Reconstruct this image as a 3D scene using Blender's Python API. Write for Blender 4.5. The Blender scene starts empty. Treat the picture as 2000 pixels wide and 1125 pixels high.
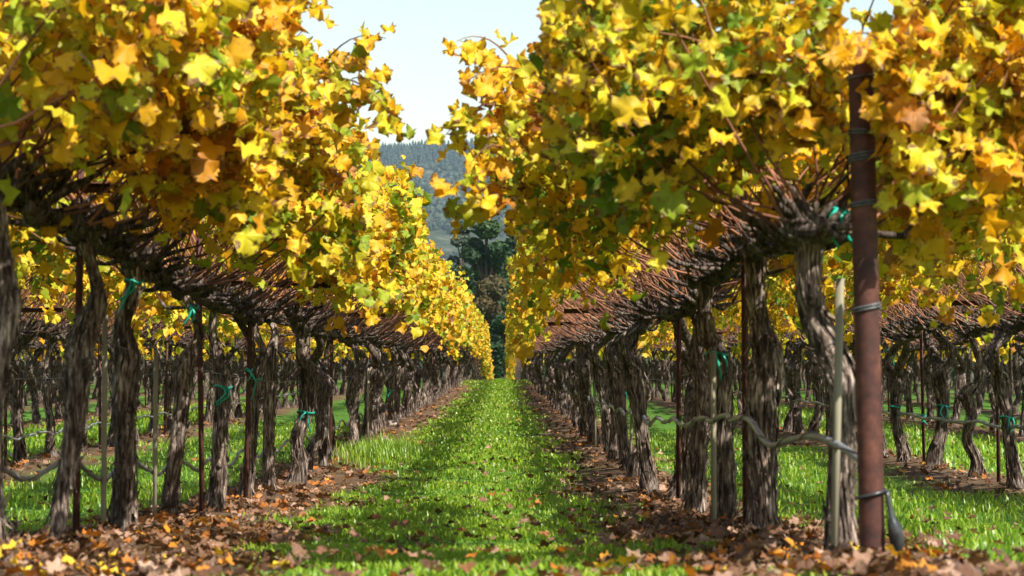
import bpy, math, random
import numpy as np
from mathutils import Vector, Matrix

random.seed(7)
rng = np.random.default_rng(7)
scene = bpy.context.scene
COL = scene.collection
PI = math.pi

# ------------------------------------------------------------------ camera, sky, sun
FPX = 4700.0                      # focal length in pixels of the 2000 px wide photograph
VX, VY = 985.0, 780.0             # where the rows vanish / the eye level
CAMZ = 0.55
cam_d = bpy.data.cameras.new("camera")
cam = bpy.data.objects.new("camera", cam_d)
COL.objects.link(cam)
cam_d.sensor_width = 36.0
cam_d.lens = 36.0 * FPX / 2000.0
cam_d.clip_start = 0.05
cam_d.clip_end = 20000.0
pitch = math.atan((VY - 562.5) / FPX)
yaw = math.atan((1000.0 - VX) / FPX)
cam.location = (0, 0, CAMZ)
cam.rotation_euler = (PI / 2 + pitch, 0, -yaw)
cam_d.dof.use_dof = True
cam_d.dof.focus_distance = 22.0
cam_d.dof.aperture_fstop = 8.5
scene.camera = cam

SUN_AZ, SUN_EL = math.radians(138), math.radians(49)
world = bpy.data.worlds.new("World")
scene.world = world
world.use_nodes = True
wn = world.node_tree
sky = wn.nodes.new("ShaderNodeTexSky")
sky.sky_type = 'NISHITA'
sky.ozone_density = 0.8
sky.sun_disc = False
sky.sun_elevation = SUN_EL
sky.sun_rotation = SUN_AZ
sky.air_density = 1.7
sky.dust_density = 0.7
bg = wn.nodes["Background"]
wn.links.new(sky.outputs[0], bg.inputs[0])
bg.inputs[1].default_value = 0.080
sun_d = bpy.data.lights.new("sun", 'SUN')
sun_d.energy = 5.0
sun_d.angle = math.radians(0.5)
sun_d.color = (1.0, 0.95, 0.86)
sun = bpy.data.objects.new("sun", sun_d)
COL.objects.link(sun)
S = Vector((math.sin(SUN_AZ) * math.cos(SUN_EL), math.cos(SUN_AZ) * math.cos(SUN_EL), math.sin(SUN_EL)))
sun.rotation_euler = S.to_track_quat('Z', 'Y').to_euler()
sun.location = (30, 0, 60)

scene.view_settings.view_transform = 'Standard'
scene.view_settings.look = 'None'
scene.view_settings.exposure = 1.2
scene.view_settings.gamma = 1.0
scene.view_settings.use_curve_mapping = False
scene.render.engine = 'CYCLES'
cy = scene.cycles
cy.use_denoising = True
cy.max_bounces = 7
cy.diffuse_bounces = 3
cy.glossy_bounces = 2
cy.transmission_bounces = 4
cy.transparent_max_bounces = 4
cy.volume_bounces = 1
cy.sample_clamp_indirect = 6.0
cy.use_adaptive_sampling = True
cy.adaptive_threshold = 0.01

# ------------------------------------------------------------------ helpers
def put(name, mesh, parent=None, loc=None, mat=None):
    o = bpy.data.objects.new(name, mesh)
    COL.objects.link(o)
    if parent is not None:
        o.parent = parent
    if loc is not None:
        o.location = loc
    if mat is not None and len(mesh.materials) == 0:
        mesh.materials.append(mat)
    return o

def tag(o, label=None, cat=None, group=None, kind=None):
    if label: o["label"] = label
    if cat: o["category"] = cat
    if group: o["group"] = group
    if kind: o["kind"] = kind
    return o

def empty(name, loc, rz=0.0):
    o = bpy.data.objects.new(name, None)
    COL.objects.link(o)
    o.location = loc
    o.rotation_euler = (0, 0, rz)
    o.empty_display_size = 0.1
    return o

def np_mesh(name, V, tris, mat=None, uv=None, rnd=None, smooth=False):
    """triangles only; uv per vertex, rnd a float per vertex stored as attribute 'rnd'"""
    V = np.asarray(V, np.float32); tris = np.asarray(tris, np.int32)
    m = bpy.data.meshes.new(name)
    nf = len(tris)
    m.vertices.add(len(V)); m.vertices.foreach_set("co", V.ravel())
    m.loops.add(nf * 3); m.loops.foreach_set("vertex_index", tris.ravel())
    m.polygons.add(nf)
    m.polygons.foreach_set("loop_start", np.arange(0, nf * 3, 3, dtype=np.int32))
    if smooth:
        m.polygons.foreach_set("use_smooth", np.ones(nf, bool))
    if uv is not None:
        l = m.uv_layers.new(name="UVMap")
        l.data.foreach_set("uv", np.asarray(uv, np.float32)[tris.ravel()].ravel())
    if rnd is not None:
        a = m.attributes.new("rnd", 'FLOAT', 'POINT')
        a.data.foreach_set("value", np.asarray(rnd, np.float32))
    m.update()
    if mat is not None:
        m.materials.append(mat)
    return m

class Acc:
    """collects pieces for one mesh"""
    def __init__(s): s.V = []; s.T = []; s.U = []; s.R = []; s.n = 0
    def add(s, V, T, U=None, R=None):
        V = np.asarray(V, float); s.V.append(V); s.T.append(np.asarray(T) + s.n)
        s.U.append(np.zeros((len(V), 2)) if U is None else U)
        s.R.append(np.zeros(len(V)) if R is None else (np.full(len(V), R) if np.isscalar(R) else R))
        s.n += len(V)
    def mesh(s, name, mat, smooth=False):
        return np_mesh(name, np.concatenate(s.V), np.concatenate(s.T), mat, np.concatenate(s.U), np.concatenate(s.R), smooth)

def catmull(P, n):
    P = np.asarray(P, float)
    Q = np.vstack([2 * P[0] - P[1], P, 2 * P[-1] - P[-2]])
    d = np.linalg.norm(np.diff(P[:, :3], axis=0), axis=1); c = np.concatenate([[0], np.cumsum(d)])
    t = np.linspace(0, c[-1], n)
    k = np.clip(np.searchsorted(c, t, side='right') - 1, 0, len(P) - 2)
    u = ((t - c[k]) / np.maximum(c[k + 1] - c[k], 1e-9))[:, None]
    p0, p1, p2, p3 = Q[k], Q[k + 1], Q[k + 2], Q[k + 3]
    return .5 * ((2 * p1) + (-p0 + p2) * u + (2 * p0 - 5 * p1 + 4 * p2 - p3) * u ** 2 + (-p0 + 3 * p1 - 3 * p2 + p3) * u ** 3)

def frames(C):
    T = np.gradient(C, axis=0); T /= np.linalg.norm(T, axis=1)[:, None] + 1e-12
    N = np.zeros_like(T)
    ref = np.array([1., 0, 0]) if abs(T[0, 0]) < .8 else np.array([0, 1., 0])
    n = ref - T[0] * ref.dot(T[0]); n /= np.linalg.norm(n); N[0] = n
    for i in range(1, len(T)):
        n = N[i - 1] - T[i] * N[i - 1].dot(T[i]); N[i] = n / (np.linalg.norm(n) + 1e-12)
    return T, N, np.cross(T, N)

def tube(C, r, sides, cap=True, Rmod=None):
    """tube along C (n,3) with radius r (n,), Rmod (n,sides) multiplies the radius"""
    C = np.asarray(C, float); n = len(C); r = np.broadcast_to(np.asarray(r, float), (n,))
    T, N, B = frames(C)
    th = np.arange(sides) * 2 * PI / sides
    rr = r[:, None] * (np.ones((n, sides)) if Rmod is None else Rmod)
    V = C[:, None, :] + rr[..., None] * (np.cos(th)[None, :, None] * N[:, None, :] + np.sin(th)[None, :, None] * B[:, None, :])
    V = V.reshape(-1, 3)
    i = np.arange(n - 1)[:, None] * sides; j = np.arange(sides)[None, :]; j2 = (j + 1) % sides
    a = (i + j).ravel(); b = (i + j2).ravel(); c = (i + sides + j2).ravel(); d = (i + sides + j).ravel()
    tr = [np.stack([a, b, c], 1), np.stack([a, c, d], 1)]
    if cap:
        V = np.vstack([V, C[-1], C[0]])
        k = (n - 1) * sides; jj = np.arange(sides)
        tr.append(np.stack([k + jj, k + (jj + 1) % sides, np.full(sides, n * sides)], 1))
        tr.append(np.stack([(jj + 1) % sides, jj, np.full(sides, n * sides + 1)], 1))
    u = np.repeat(np.linspace(0, 1, n), sides); v = np.tile(np.linspace(0, 1, sides), n)
    uv = np.stack([v, u], 1)
    if cap: uv = np.vstack([uv, [.5, 1], [.5, 0]])
    return V, np.concatenate(tr), uv

def vnoise(x, y, s, seed=0):
    """cheap smooth 2-D value noise in 0..1, vectorised"""
    x = np.asarray(x, float) * s; y = np.asarray(y, float) * s
    xi = np.floor(x).astype(np.int64); yi = np.floor(y).astype(np.int64); fx = x - xi; fy = y - yi
    fx = fx * fx * (3 - 2 * fx); fy = fy * fy * (3 - 2 * fy)
    def h(a, b):
        n = (a * 374761393 + b * 668265263 + seed * 974711) & 0x7fffffff
        n = ((n ^ (n >> 13)) * 1274126177) & 0x7fffffff
        return ((n ^ (n >> 16)) & 0xffff) / 65535.0
    return (h(xi, yi) * (1 - fx) + h(xi + 1, yi) * fx) * (1 - fy) + (h(xi, yi + 1) * (1 - fx) + h(xi + 1, yi + 1) * fx) * fy

def sstep(a, b, x):
    t = np.clip((x - a) / (b - a), 0, 1); return t * t * (3 - 2 * t)

# ------------------------------------------------------------------ ground shape
ROW = 2.43
XL, XR = -1.486, 0.944
_gy = np.array([-60, 0, 5, 6.6, 9, 12, 15.5, 18, 25, 39, 60, 80, 92, 100, 110, 130, 160, 220, 400, 700, 1000, 1500, 2000, 2400, 2900, 3500, 3650, 4200, 4400, 4700])
_gz = np.array([.11, .11, .11, .085, -.015, -.07, -.08, -.05, .06, .29, .66, 1.06, 1.24, 1.21, 1.05, .5, -.6, -2.5, -4, 0, 18, 52, 96, 150, 222, 330, 338, 446, 440, 330])
_ty = np.concatenate([np.arange(-60, 260, .5), np.arange(260, 4701, 5.)])
_tz = np.interp(_ty, _gy, _gz)
for _ in range(3):
    m_ = _ty < 250
    k_ = np.array([1, 2, 3, 2, 1.]) / 9
    seg = _tz[m_]; pad = np.concatenate([seg[:1], seg[:1], seg, seg[-1:], seg[-1:]])
    _tz[m_] = np.convolve(pad, k_, 'valid')

def row_dist(x):
    k = np.round((np.asarray(x, float) - XL) / ROW)
    return np.abs(x - (XL + k * ROW))

def gz(x, y):
    x = np.asarray(x, float); y = np.asarray(y, float)
    z = np.interp(y, _ty, _tz)
    near = sstep(260, 170, y) * sstep(60, 40, np.abs(x))
    z = z + near * (.045 * np.exp(-(row_dist(x) / .35) ** 2) + .03 * (vnoise(x, y, 1.1, 3) - .5) + .02 * (vnoise(x, y, 3.1, 4) - .5))
    z = z + near * .05 * np.exp(-((x + .15) / .5) ** 2) * sstep(30, 80, y)
    far = sstep(500, 2500, y)
    z = z + far * ((vnoise(x, y, 1 / 420., 8) - .5) * 55 + (vnoise(x, y, 1 / 130., 9) - .5) * 16 + x * .07 * sstep(2500, 4200, y))
    return z

def grass_amount(x, y):
    t = row_dist(x)
    k = np.round((x - XL) / ROW)
    wd = .22 * sstep(13, 8, y) * sstep(-.1, -.6, x) * (x > -1.45)
    wd = wd - (.12 + .08 * sstep(15, 11, y)) * (x > 1.15) - .15 * (x < -1.6)
    a = sstep(.36 + wd, .72 + wd, t + (vnoise(x, y, 1.3, 11) - .5) * .45 + (vnoise(x, y, 4.0, 12) - .5) * .2)
    a = np.maximum(a, .8 * sstep(70, 95, y))
    return a

# ------------------------------------------------------------------ materials
def mat_new(name):
    m = bpy.data.materials.new(name); m.use_nodes = True
    nt = m.node_tree; b = nt.nodes["Principled BSDF"]
    return m, nt, b

def N(nt, t, **kw):
    n = nt.nodes.new(t)
    for k, v in kw.items(): setattr(n, k, v)
    return n

def ramp(nt, fac, stops, interp='LINEAR'):
    r = N(nt, "ShaderNodeValToRGB"); r.color_ramp.interpolation = interp
    e = r.color_ramp.elements
    while len(e) < len(stops): e.new(.5)
    for i, (p, c) in enumerate(stops):
        e[i].position = p; e[i].color = (*c, 1)
    nt.links.new(fac, r.inputs[0]); return r.outputs[0]

def math_n(nt, op, a, b=None, clamp=False):
    n = N(nt, "ShaderNodeMath", operation=op); n.use_clamp = clamp
    for i, v in enumerate((a, b)):
        if v is None: continue
        if hasattr(v, "links"): nt.links.new(v, n.inputs[i])
        else: n.inputs[i].default_value = v
    return n.outputs[0]

def noise(nt, vec, scale, detail=3, rough=.55):
    n = N(nt, "ShaderNodeTexNoise"); n.inputs["Scale"].default_value = scale
    n.inputs["Detail"].default_value = detail; n.inputs["Roughness"].default_value = rough
    if vec is not None: nt.links.new(vec, n.inputs["Vector"])
    return n.outputs["Fac"]

def mixc(nt, f, a, b, mode='MIX'):
    n = N(nt, "ShaderNodeMix", data_type='RGBA', blend_type=mode)
    for sock, v in ((n.inputs[0], f), (n.inputs[6], a), (n.inputs[7], b)):
        if hasattr(v, "links"): nt.links.new(v, sock)
        elif isinstance(v, (int, float)): sock.default_value = v
        else: sock.default_value = (*v, 1)
    return n.outputs[2]

def bump(nt, h, strength, dist, target):
    b = N(nt, "ShaderNodeBump"); b.inputs["Strength"].default_value = strength; b.inputs["Distance"].default_value = dist
    nt.links.new(h, b.inputs["Height"]); nt.links.new(b.outputs[0], target.inputs["Normal"])

def leaf_material(name, stops, trans=.48, brown=(.19, .085, .03), spots=.595, zone=.42, gloss=.25, satur=1.0):
    m, nt, b = mat_new(name)
    at = N(nt, "ShaderNodeAttribute", attribute_name="rnd").outputs["Fac"]
    ob = N(nt, "ShaderNodeObjectInfo").outputs["Random"]
    geo = N(nt, "ShaderNodeNewGeometry")
    h = math_n(nt, 'FRACT', math_n(nt, 'ADD', at, ob))
    zn = noise(nt, geo.outputs["Position"], 1.15, 2)
    zn = math_n(nt, 'MULTIPLY_ADD', zn, 2.2); zn.node.inputs[2].default_value = -.6; zn.node.use_clamp = True
    hz = math_n(nt, 'ADD', math_n(nt, 'MULTIPLY', h, 1 - zone), math_n(nt, 'MULTIPLY', zn, zone))
    c = ramp(nt, hz, stops)
    # each leaf a little lighter or darker
    h2 = math_n(nt, 'FRACT', math_n(nt, 'MULTIPLY', h, 17.31))
    val = math_n(nt, 'MULTIPLY_ADD', h2, .5); val.node.inputs[2].default_value = .72
    hsv = N(nt, "ShaderNodeHueSaturation"); nt.links.new(c, hsv.inputs["Color"]); nt.links.new(val, hsv.inputs["Value"])
    hsv.inputs["Saturation"].default_value = satur
    c = hsv.outputs[0]
    uv = N(nt, "ShaderNodeTexCoord").outputs["UV"]
    sh = N(nt, "ShaderNodeVectorMath", operation='ADD'); nt.links.new(uv, sh.inputs[0])
    cmb = N(nt, "ShaderNodeCombineXYZ"); nt.links.new(math_n(nt, 'MULTIPLY', h, 91.), cmb.inputs[0]); nt.links.new(math_n(nt, 'MULTIPLY', h2, 57.), cmb.inputs[1])
    nt.links.new(cmb.outputs[0], sh.inputs[1])
    sp = noise(nt, sh.outputs[0], 4.2, 3, .6)
    # browning starts at the margin
    ds = N(nt, "ShaderNodeVectorMath", operation='DISTANCE'); nt.links.new(uv, ds.inputs[0]); ds.inputs[1].default_value = (.5, .5, 0)
    edge = math_n(nt, 'MULTIPLY', math_n(nt, 'SUBTRACT', ds.outputs["Value"], .3), .55)
    mask = math_n(nt, 'ADD', math_n(nt, 'ADD', sp, edge), math_n(nt, 'MULTIPLY', h2, .10))
    f = math_n(nt, 'MULTIPLY', math_n(nt, 'SUBTRACT', mask, spots), 9.0, True)
    c = mixc(nt, f, c, brown)
    sx = N(nt, "ShaderNodeSeparateXYZ"); nt.links.new(uv, sx.inputs[0])
    an = math_n(nt, 'ARCTAN2', math_n(nt, 'SUBTRACT', sx.outputs[0], .5), math_n(nt, 'SUBTRACT', sx.outputs[1], .2))
    vn = math_n(nt, 'ABSOLUTE', math_n(nt, 'SINE', math_n(nt, 'MULTIPLY', an, 3.6)))
    vf = math_n(nt, 'MULTIPLY', math_n(nt, 'SUBTRACT', .16, vn), 3.0, True)
    c = mixc(nt, vf, c, mixc(nt, .5, c, (.62, .56, .16)))
    tint = mixc(nt, 1.0, c, (1.0, .92, .55), 'MULTIPLY')
    b.inputs["Roughness"].default_value = .5
    b.inputs["Specular IOR Level"].default_value = gloss
    nt.links.new(c, b.inputs["Base Color"])
    bump(nt, sp, .25, .01, b)
    tr = N(nt, "ShaderNodeBsdfTranslucent"); nt.links.new(tint, tr.inputs[0])
    mx = N(nt, "ShaderNodeMixShader"); mx.inputs[0].default_value = trans
    nt.links.new(b.outputs[0], mx.inputs[1]); nt.links.new(tr.outputs[0], mx.inputs[2])
    nt.links.new(mx.outputs[0], nt.nodes["Material Output"].inputs[0])
    return m

M_LEAF = leaf_material("autumn_vine_leaf", [
    (.00, (.045, .11, .012)), (.18, (.15, .27, .018)), (.31, (.40, .45, .025)), (.43, (.68, .57, .03)), (.60, (.80, .50, .02)),
    (.76, (.76, .37, .012)), (.87, (.55, .20, .012)), (.93, (.38, .19, .07)), (1.0, (.18, .08, .03))])
M_LITTER = leaf_material("fallen_leaf", [
    (.0, (.055, .026, .015)), (.28, (.11, .05, .026)), (.50, (.20, .10, .06)), (.66, (.36, .22, .15)), (.78, (.21, .08, .032)),
    (.91, (.46, .15, .018)), (1.0, (.62, .36, .03))], trans=.22, brown=(.07, .035, .02), spots=.60, zone=.15)

def grass_material():
    m, nt, b = mat_new("grass_blade")
    at = N(nt, "ShaderNodeAttribute", attribute_name="rnd").outputs["Fac"]
    geo = N(nt, "ShaderNodeNewGeometry")
    zn = noise(nt, geo.outputs["Position"], .9, 3)
    f = math_n(nt, 'ADD', math_n(nt, 'MULTIPLY', at, .7), math_n(nt, 'MULTIPLY', zn, .5))
    c = ramp(nt, f, [(.1, (.05, .13, .01)), (.40, (.13, .26, .016)), (.68, (.26, .38, .022)), (.92, (.38, .42, .06)), (1., (.42, .34, .16))])
    nt.links.new(c, b.inputs["Base Color"]); b.inputs["Roughness"].default_value = .38; b.inputs["Specular IOR Level"].default_value = .4
    tr = N(nt, "ShaderNodeBsdfTranslucent"); nt.links.new(c, tr.inputs[0])
    mx = N(nt, "ShaderNodeMixShader"); mx.inputs[0].default_value = .48
    nt.links.new(b.outputs[0], mx.inputs[1]); nt.links.new(tr.outputs[0], mx.inputs[2])
    nt.links.new(mx.outputs[0], nt.nodes["Material Output"].inputs[0])
    return m
M_GRASS = grass_material()

def bark_material():
    m, nt, b = mat_new("shaggy_bark")
    tc = N(nt, "ShaderNodeTexCoord")
    mp = N(nt, "ShaderNodeMapping"); mp.inputs["Scale"].default_value = (1, 1, .13); nt.links.new(tc.outputs["Object"], mp.inputs[0])
    ob = N(nt, "ShaderNodeObjectInfo").outputs["Random"]
    wob = N(nt, "ShaderNodeVectorMath", operation='ADD'); nt.links.new(mp.outputs[0], wob.inputs[0])
    cmb = N(nt, "ShaderNodeCombineXYZ"); nt.links.new(math_n(nt, 'MULTIPLY', ob, 9.), cmb.inputs[0]); nt.links.new(cmb.outputs[0], wob.inputs[1])
    fib = noise(nt, wob.outputs[0], 85, 4, .65)
    big = noise(nt, tc.outputs["Object"], 9, 3)
    f = math_n(nt, 'ADD', math_n(nt, 'MULTIPLY', fib, .75), math_n(nt, 'MULTIPLY', big, .3))
    c = ramp(nt, f, [(.38, (.014, .010, .008)), (.49, (.055, .043, .036)), (.58, (.16, .135, .118)), (.72, (.40, .36, .33))])
    at = N(nt, "ShaderNodeAttribute", attribute_name="rnd").outputs["Fac"]
    warm = mixc(nt, noise(nt, tc.outputs["Object"], 5, 2), (1.0, .80, .66), (1., 1., 1.))
    c = mixc(nt, 1.0, c, warm, 'MULTIPLY')
    hs = N(nt, "ShaderNodeHueSaturation"); nt.links.new(c, hs.inputs["Color"])
    vv = math_n(nt, 'MULTIPLY_ADD', at, 1.15); vv.node.inputs[2].default_value = .72; nt.links.new(vv, hs.inputs["Value"]); c = hs.outputs[0]
    nt.links.new(c, b.inputs["Base Color"]); b.inputs["Roughness"].default_value = .9; b.inputs["Specular IOR Level"].default_value = .15
    bump(nt, fib, 1.0, .012, b)
    return m
M_BARK = bark_material()

def simple(name, stops, scale, rough=.7, spec=.3, metal=0., bumps=(.0, .01), stretch=None, detail=4, rnd=0.):
    m, nt, b = mat_new(name)
    tc = N(nt, "ShaderNodeTexCoord"); v = tc.outputs["Object"]
    if stretch:
        mp = N(nt, "ShaderNodeMapping"); mp.inputs["Scale"].default_value = stretch; nt.links.new(v, mp.inputs[0]); v = mp.outputs[0]
    f = noise(nt, v, scale, detail, .6); f0 = f
    if rnd:
        at = N(nt, "ShaderNodeAttribute", attribute_name="rnd").outputs["Fac"]
        ob = N(nt, "ShaderNodeObjectInfo").outputs["Random"]
        r_ = math_n(nt, 'FRACT', math_n(nt, 'ADD', at, ob))
        f = math_n(nt, 'ADD', math_n(nt, 'MULTIPLY', f, 1 - rnd), math_n(nt, 'MULTIPLY', r_, rnd))
    nt.links.new(ramp(nt, f, stops), b.inputs["Base Color"])
    b.inputs["Roughness"].default_value = rough; b.inputs["Specular IOR Level"].default_value = spec; b.inputs["Metallic"].default_value = metal
    if bumps[0]: bump(nt, f0, bumps[0], bumps[1], b)
    return m
M_CANE = simple("red_brown_cane", [(.25, (.055, .022, .014)), (.5, (.15, .062, .035)), (.75, (.31, .135, .07))], 14, .6, .15, rnd=.6)
M_RUST = simple("rusty_steel", [(.3, (.020, .008, .006)), (.5, (.058, .018, .012)), (.7, (.12, .042, .024))], 17, .75, .35, bumps=(.4, .004), detail=6)
M_GREYWOOD = simple("weathered_stake_wood", [(.3, (.15, .13, .09)), (.7, (.30, .27, .19))], 30, .85, .2, stretch=(1, 1, .06), bumps=(.3, .004))
M_WIRE = simple("galvanised_wire", [(.3, (.05, .05, .052)), (.7, (.14, .14, .145))], 60, .5, .4, metal=.4)
M_HOSE = simple("grey_drip_hose", [(.3, (.08, .084, .095)), (.7, (.22, .23, .25))], 25, .35, .5, bumps=(.15, .002))
M_BLACK = simple("black_plastic", [(.3, (.012, .012, .014)), (.7, (.04, .04, .045))], 25, .35, .5)
M_TAPE = simple("green_tie_tape", [(.3, (.0, .16, .11)), (.7, (.01, .36, .25))], 20, .4, .4)
M_STONE = simple("field_stone", [(.3, (.13, .10, .08)), (.7, (.34, .28, .23))], 14, .9, .2, bumps=(.6, .02))

def soil_material():
    m, nt, b = mat_new("soil")
    geo = N(nt, "ShaderNodeNewGeometry"); pos = geo.outputs["Position"]
    big = noise(nt, pos, 1.6, 4); fine = noise(nt, pos, 38, 5, .7)
    f = math_n(nt, 'ADD', math_n(nt, 'MULTIPLY', big, .5), math_n(nt, 'MULTIPLY', fine, .5))
    soil = ramp(nt, f, [(.3, (.035, .02, .012)), (.5, (.085, .05, .03)), (.7, (.16, .10, .065))])
    green = ramp(nt, f, [(.3, (.03, .075, .01)), (.55, (.065, .15, .018)), (.75, (.11, .2, .03))])
    g = N(nt, "ShaderNodeAttribute", attribute_name="rnd").outputs["Fac"]
    g = math_n(nt, 'ADD', g, math_n(nt, 'MULTIPLY', math_n(nt, 'SUBTRACT', fine, .5), .9), True)
    c = mixc(nt, g, soil, green)
    nt.links.new(c, b.inputs["Base Color"]); b.inputs["Roughness"].default_value = .95; b.inputs["Specular IOR Level"].default_value = .1
    bump(nt, fine, .8, .02, b)
    return m
M_SOIL = soil_material()

def hill_material():
    m, nt, b = mat_new("hill_scrub")
    geo = N(nt, "ShaderNodeNewGeometry"); pos = geo.outputs["Position"]
    a = noise(nt, pos, .02, 5, .65); c2 = noise(nt, pos, .11, 4, .7)
    f = math_n(nt, 'ADD', math_n(nt, 'MULTIPLY', a, .6), math_n(nt, 'MULTIPLY', c2, .4))
    c = ramp(nt, f, [(.38, (.018, .03, .018)), (.52, (.04, .05, .03)), (.62, (.10, .10, .065)), (.74, (.20, .18, .12))])
    nt.links.new(c, b.inputs["Base Color"]); b.inputs["Roughness"].default_value = 1.0; b.inputs["Specular IOR Level"].default_value = .0
    return m
M_HILL = hill_material()

def crown_material(name, stops, trans=.25):
    m, nt, b = mat_new(name)
    at = N(nt, "ShaderNodeAttribute", attribute_name="rnd").outputs["Fac"]
    ob = N(nt, "ShaderNodeObjectInfo").outputs["Random"]
    f = math_n(nt, 'ADD', math_n(nt, 'MULTIPLY', at, .8), math_n(nt, 'MULTIPLY', ob, .2))
    c = ramp(nt, f, stops)
    nt.links.new(c, b.inputs["Base Color"]); b.inputs["Roughness"].default_value = .6; b.inputs["Specular IOR Level"].default_value = .2
    tr = N(nt, "ShaderNodeBsdfTranslucent"); nt.links.new(c, tr.inputs[0])
    mx = N(nt, "ShaderNodeMixShader"); mx.inputs[0].default_value = trans
    nt.links.new(b.outputs[0], mx.inputs[1]); nt.links.new(tr.outputs[0], mx.inputs[2])
    nt.links.new(mx.outputs[0], nt.nodes["Material Output"].inputs[0])
    return m
M_CROWN = crown_material("dark_evergreen_leaf", [(.0, (.012, .028, .012)), (.6, (.03, .065, .022)), (1., (.07, .11, .035))])
M_CROWN_B = crown_material("bronze_oak_leaf", [(.0, (.03, .03, .012)), (.6, (.08, .065, .025)), (1., (.16, .10, .04))])
M_PALE = crown_material("grey_green_leaf", [(.0, (.03, .05, .03)), (.6, (.07, .09, .06)), (1., (.13, .14, .10))])
M_CONIFER = crown_material("conifer_needles", [(.0, (.008, .02, .014)), (.7, (.02, .038, .024)), (1., (.035, .055, .03))], .05)
M_OAK = crown_material("hill_oak_leaf", [(.0, (.012, .024, .014)), (.7, (.032, .05, .026)), (1., (.065, .08, .04))], .05)

# ------------------------------------------------------------------ ground, hills, haze
def sheet(name, xs, ys, mat, gfun=None):
    X, Y = np.meshgrid(xs, ys); Z = gz(X, Y)
    V = np.stack([X.ravel(), Y.ravel(), Z.ravel()], 1)
    nx, ny = len(xs), len(ys)
    i = (np.arange(ny - 1)[:, None] * nx + np.arange(nx - 1)[None, :]).ravel()
    T = np.concatenate([np.stack([i, i + 1, i + nx + 1], 1), np.stack([i, i + nx + 1, i + nx], 1)])
    r = grass_amount(X.ravel(), Y.ravel()) if gfun is None else gfun(X.ravel(), Y.ravel())
    return tag(put(name, np_mesh(name, V, T, mat, rnd=r, smooth=True)), kind='structure')

xs = np.concatenate([np.linspace(-60, -9, 50), np.arange(-8.9, 8.9, .11), np.linspace(9, 60, 50)])
ys = np.concatenate([np.linspace(-40, 4, 25), np.arange(4.2, 45, .2), np.arange(45, 130, .7), np.linspace(131, 400, 60)])
sheet("ground", xs, ys, M_SOIL)
# the valley floor beyond and beside the vineyard, then the hillside
xs2 = np.concatenate([np.linspace(-1500, -61, 40), np.linspace(61, 1500, 40)])
sheet("field", np.linspace(-1600, -60, 30), np.linspace(-40, 400, 30), M_SOIL, lambda x, y: np.ones_like(x))
sheet("field", np.linspace(60, 1600, 30), np.linspace(-40, 400, 30), M_SOIL, lambda x, y: np.ones_like(x))
sheet("hill", np.linspace(-1600, 1600, 160), np.linspace(400, 4650, 190), M_HILL, lambda x, y: np.zeros_like(x))

hz_m = bpy.data.materials.new("thin_haze"); hz_m.use_nodes = True
hn = hz_m.node_tree; hn.nodes.remove(hn.nodes["Principled BSDF"])
pv = hn.nodes.new("ShaderNodeVolumePrincipled")
HAZE = 0.00005
pv.inputs["Density"].default_value = HAZE
pv.inputs["Color"].default_value = (.62, .78, 1.0, 1)
pv.inputs["Anisotropy"].default_value = 0.1
hn.links.new(pv.outputs[0], hn.nodes["Material Output"].inputs["Volume"])
bx0, bx1 = np.array([-1700., -80, -12]), np.array([1700., 4800, 640])
c8 = np.array([[bx0[0] if i & 1 == 0 else bx1[0], bx0[1] if i & 2 == 0 else bx1[1], bx0[2] if i & 4 == 0 else bx1[2]] for i in range(8)])
q = [(0, 2, 3, 1), (4, 5, 7, 6), (0, 1, 5, 4), (2, 6, 7, 3), (0, 4, 6, 2), (1, 3, 7, 5)]
hm = bpy.data.meshes.new("haze"); hm.from_pydata(c8.tolist(), [], q); hm.materials.append(hz_m)
tag(put("haze", hm), kind='stuff')

# ------------------------------------------------------------------ leaf shapes
def leaf_shape(nout, ring, seed):
    r_ = np.random.default_rng(seed)
    th = np.linspace(-PI, PI, nout, endpoint=False) + PI / nout
    def rad(t):
        r = .5 * (.89 + .11 * np.cos(5 * t) + .07 * np.cos(t))
        return r * (1 - .72 * np.exp(-((PI - np.abs(t)) / .28) ** 2))
    ro = rad(th) * (1 + .10 * np.where(np.arange(nout) % 2 == 0, 1, -1) + r_.uniform(-.06, .06, nout))
    P = np.stack([ro * np.sin(th), ro * np.cos(th)], 1)
    if ring:
        n2 = nout // 2
        t2 = th[::2] + PI / nout
        P2 = np.stack([.5 * rad(t2) * np.sin(t2), .5 * rad(t2) * np.cos(t2)], 1)
        P = np.vstack([P, P2, [[0, -.12]]])
        T = []
        for i in range(n2):
            a, b_, c = 2 * i, 2 * i + 1, (2 * i + 2) % nout
            m0, m1 = nout + i, nout + (i + 1) % n2
            T += [(a, m0, b_), (b_, m0, c), (c, m0, m1)] if False else [(a, b_, m0), (b_, c, m0), (c, m1, m0), (m0, m1, nout + n2)]
    else:
        P = np.vstack([P, [[0, -.1]]])
        T = [(i, (i + 1) % nout, nout) for i in range(nout)]
    x, y = P[:, 0], P[:, 1]; rr = np.hypot(x, y); t = np.arctan2(x, y)
    z = r_.uniform(-.9, .5) * x * x + r_.uniform(-.9, .3) * y * y + r_.uniform(-.1, .45) * np.abs(x) + r_.uniform(.12, .36) * rr * np.sin(5 * t + r_.uniform(0, 6)) + r_.uniform(.12, .34) * rr * np.sin(3 * t + r_.uniform(0, 6))
    V = np.stack([x, y - (-.12) * 0, z], 1)
    return V, np.array(T), P + .5
LEAF_HI = [leaf_shape(24, True, s) for s in range(7)]
LEAF_MID = [leaf_shape(15, False, 20 + s) for s in range(8)]
LEAF_LO = [leaf_shape(12, False, 40 + s) for s in range(6)]
LEAF_XLO = [leaf_shape(5, False, 60 + s) for s in range(4)]
LEAF_DRY = []
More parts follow.
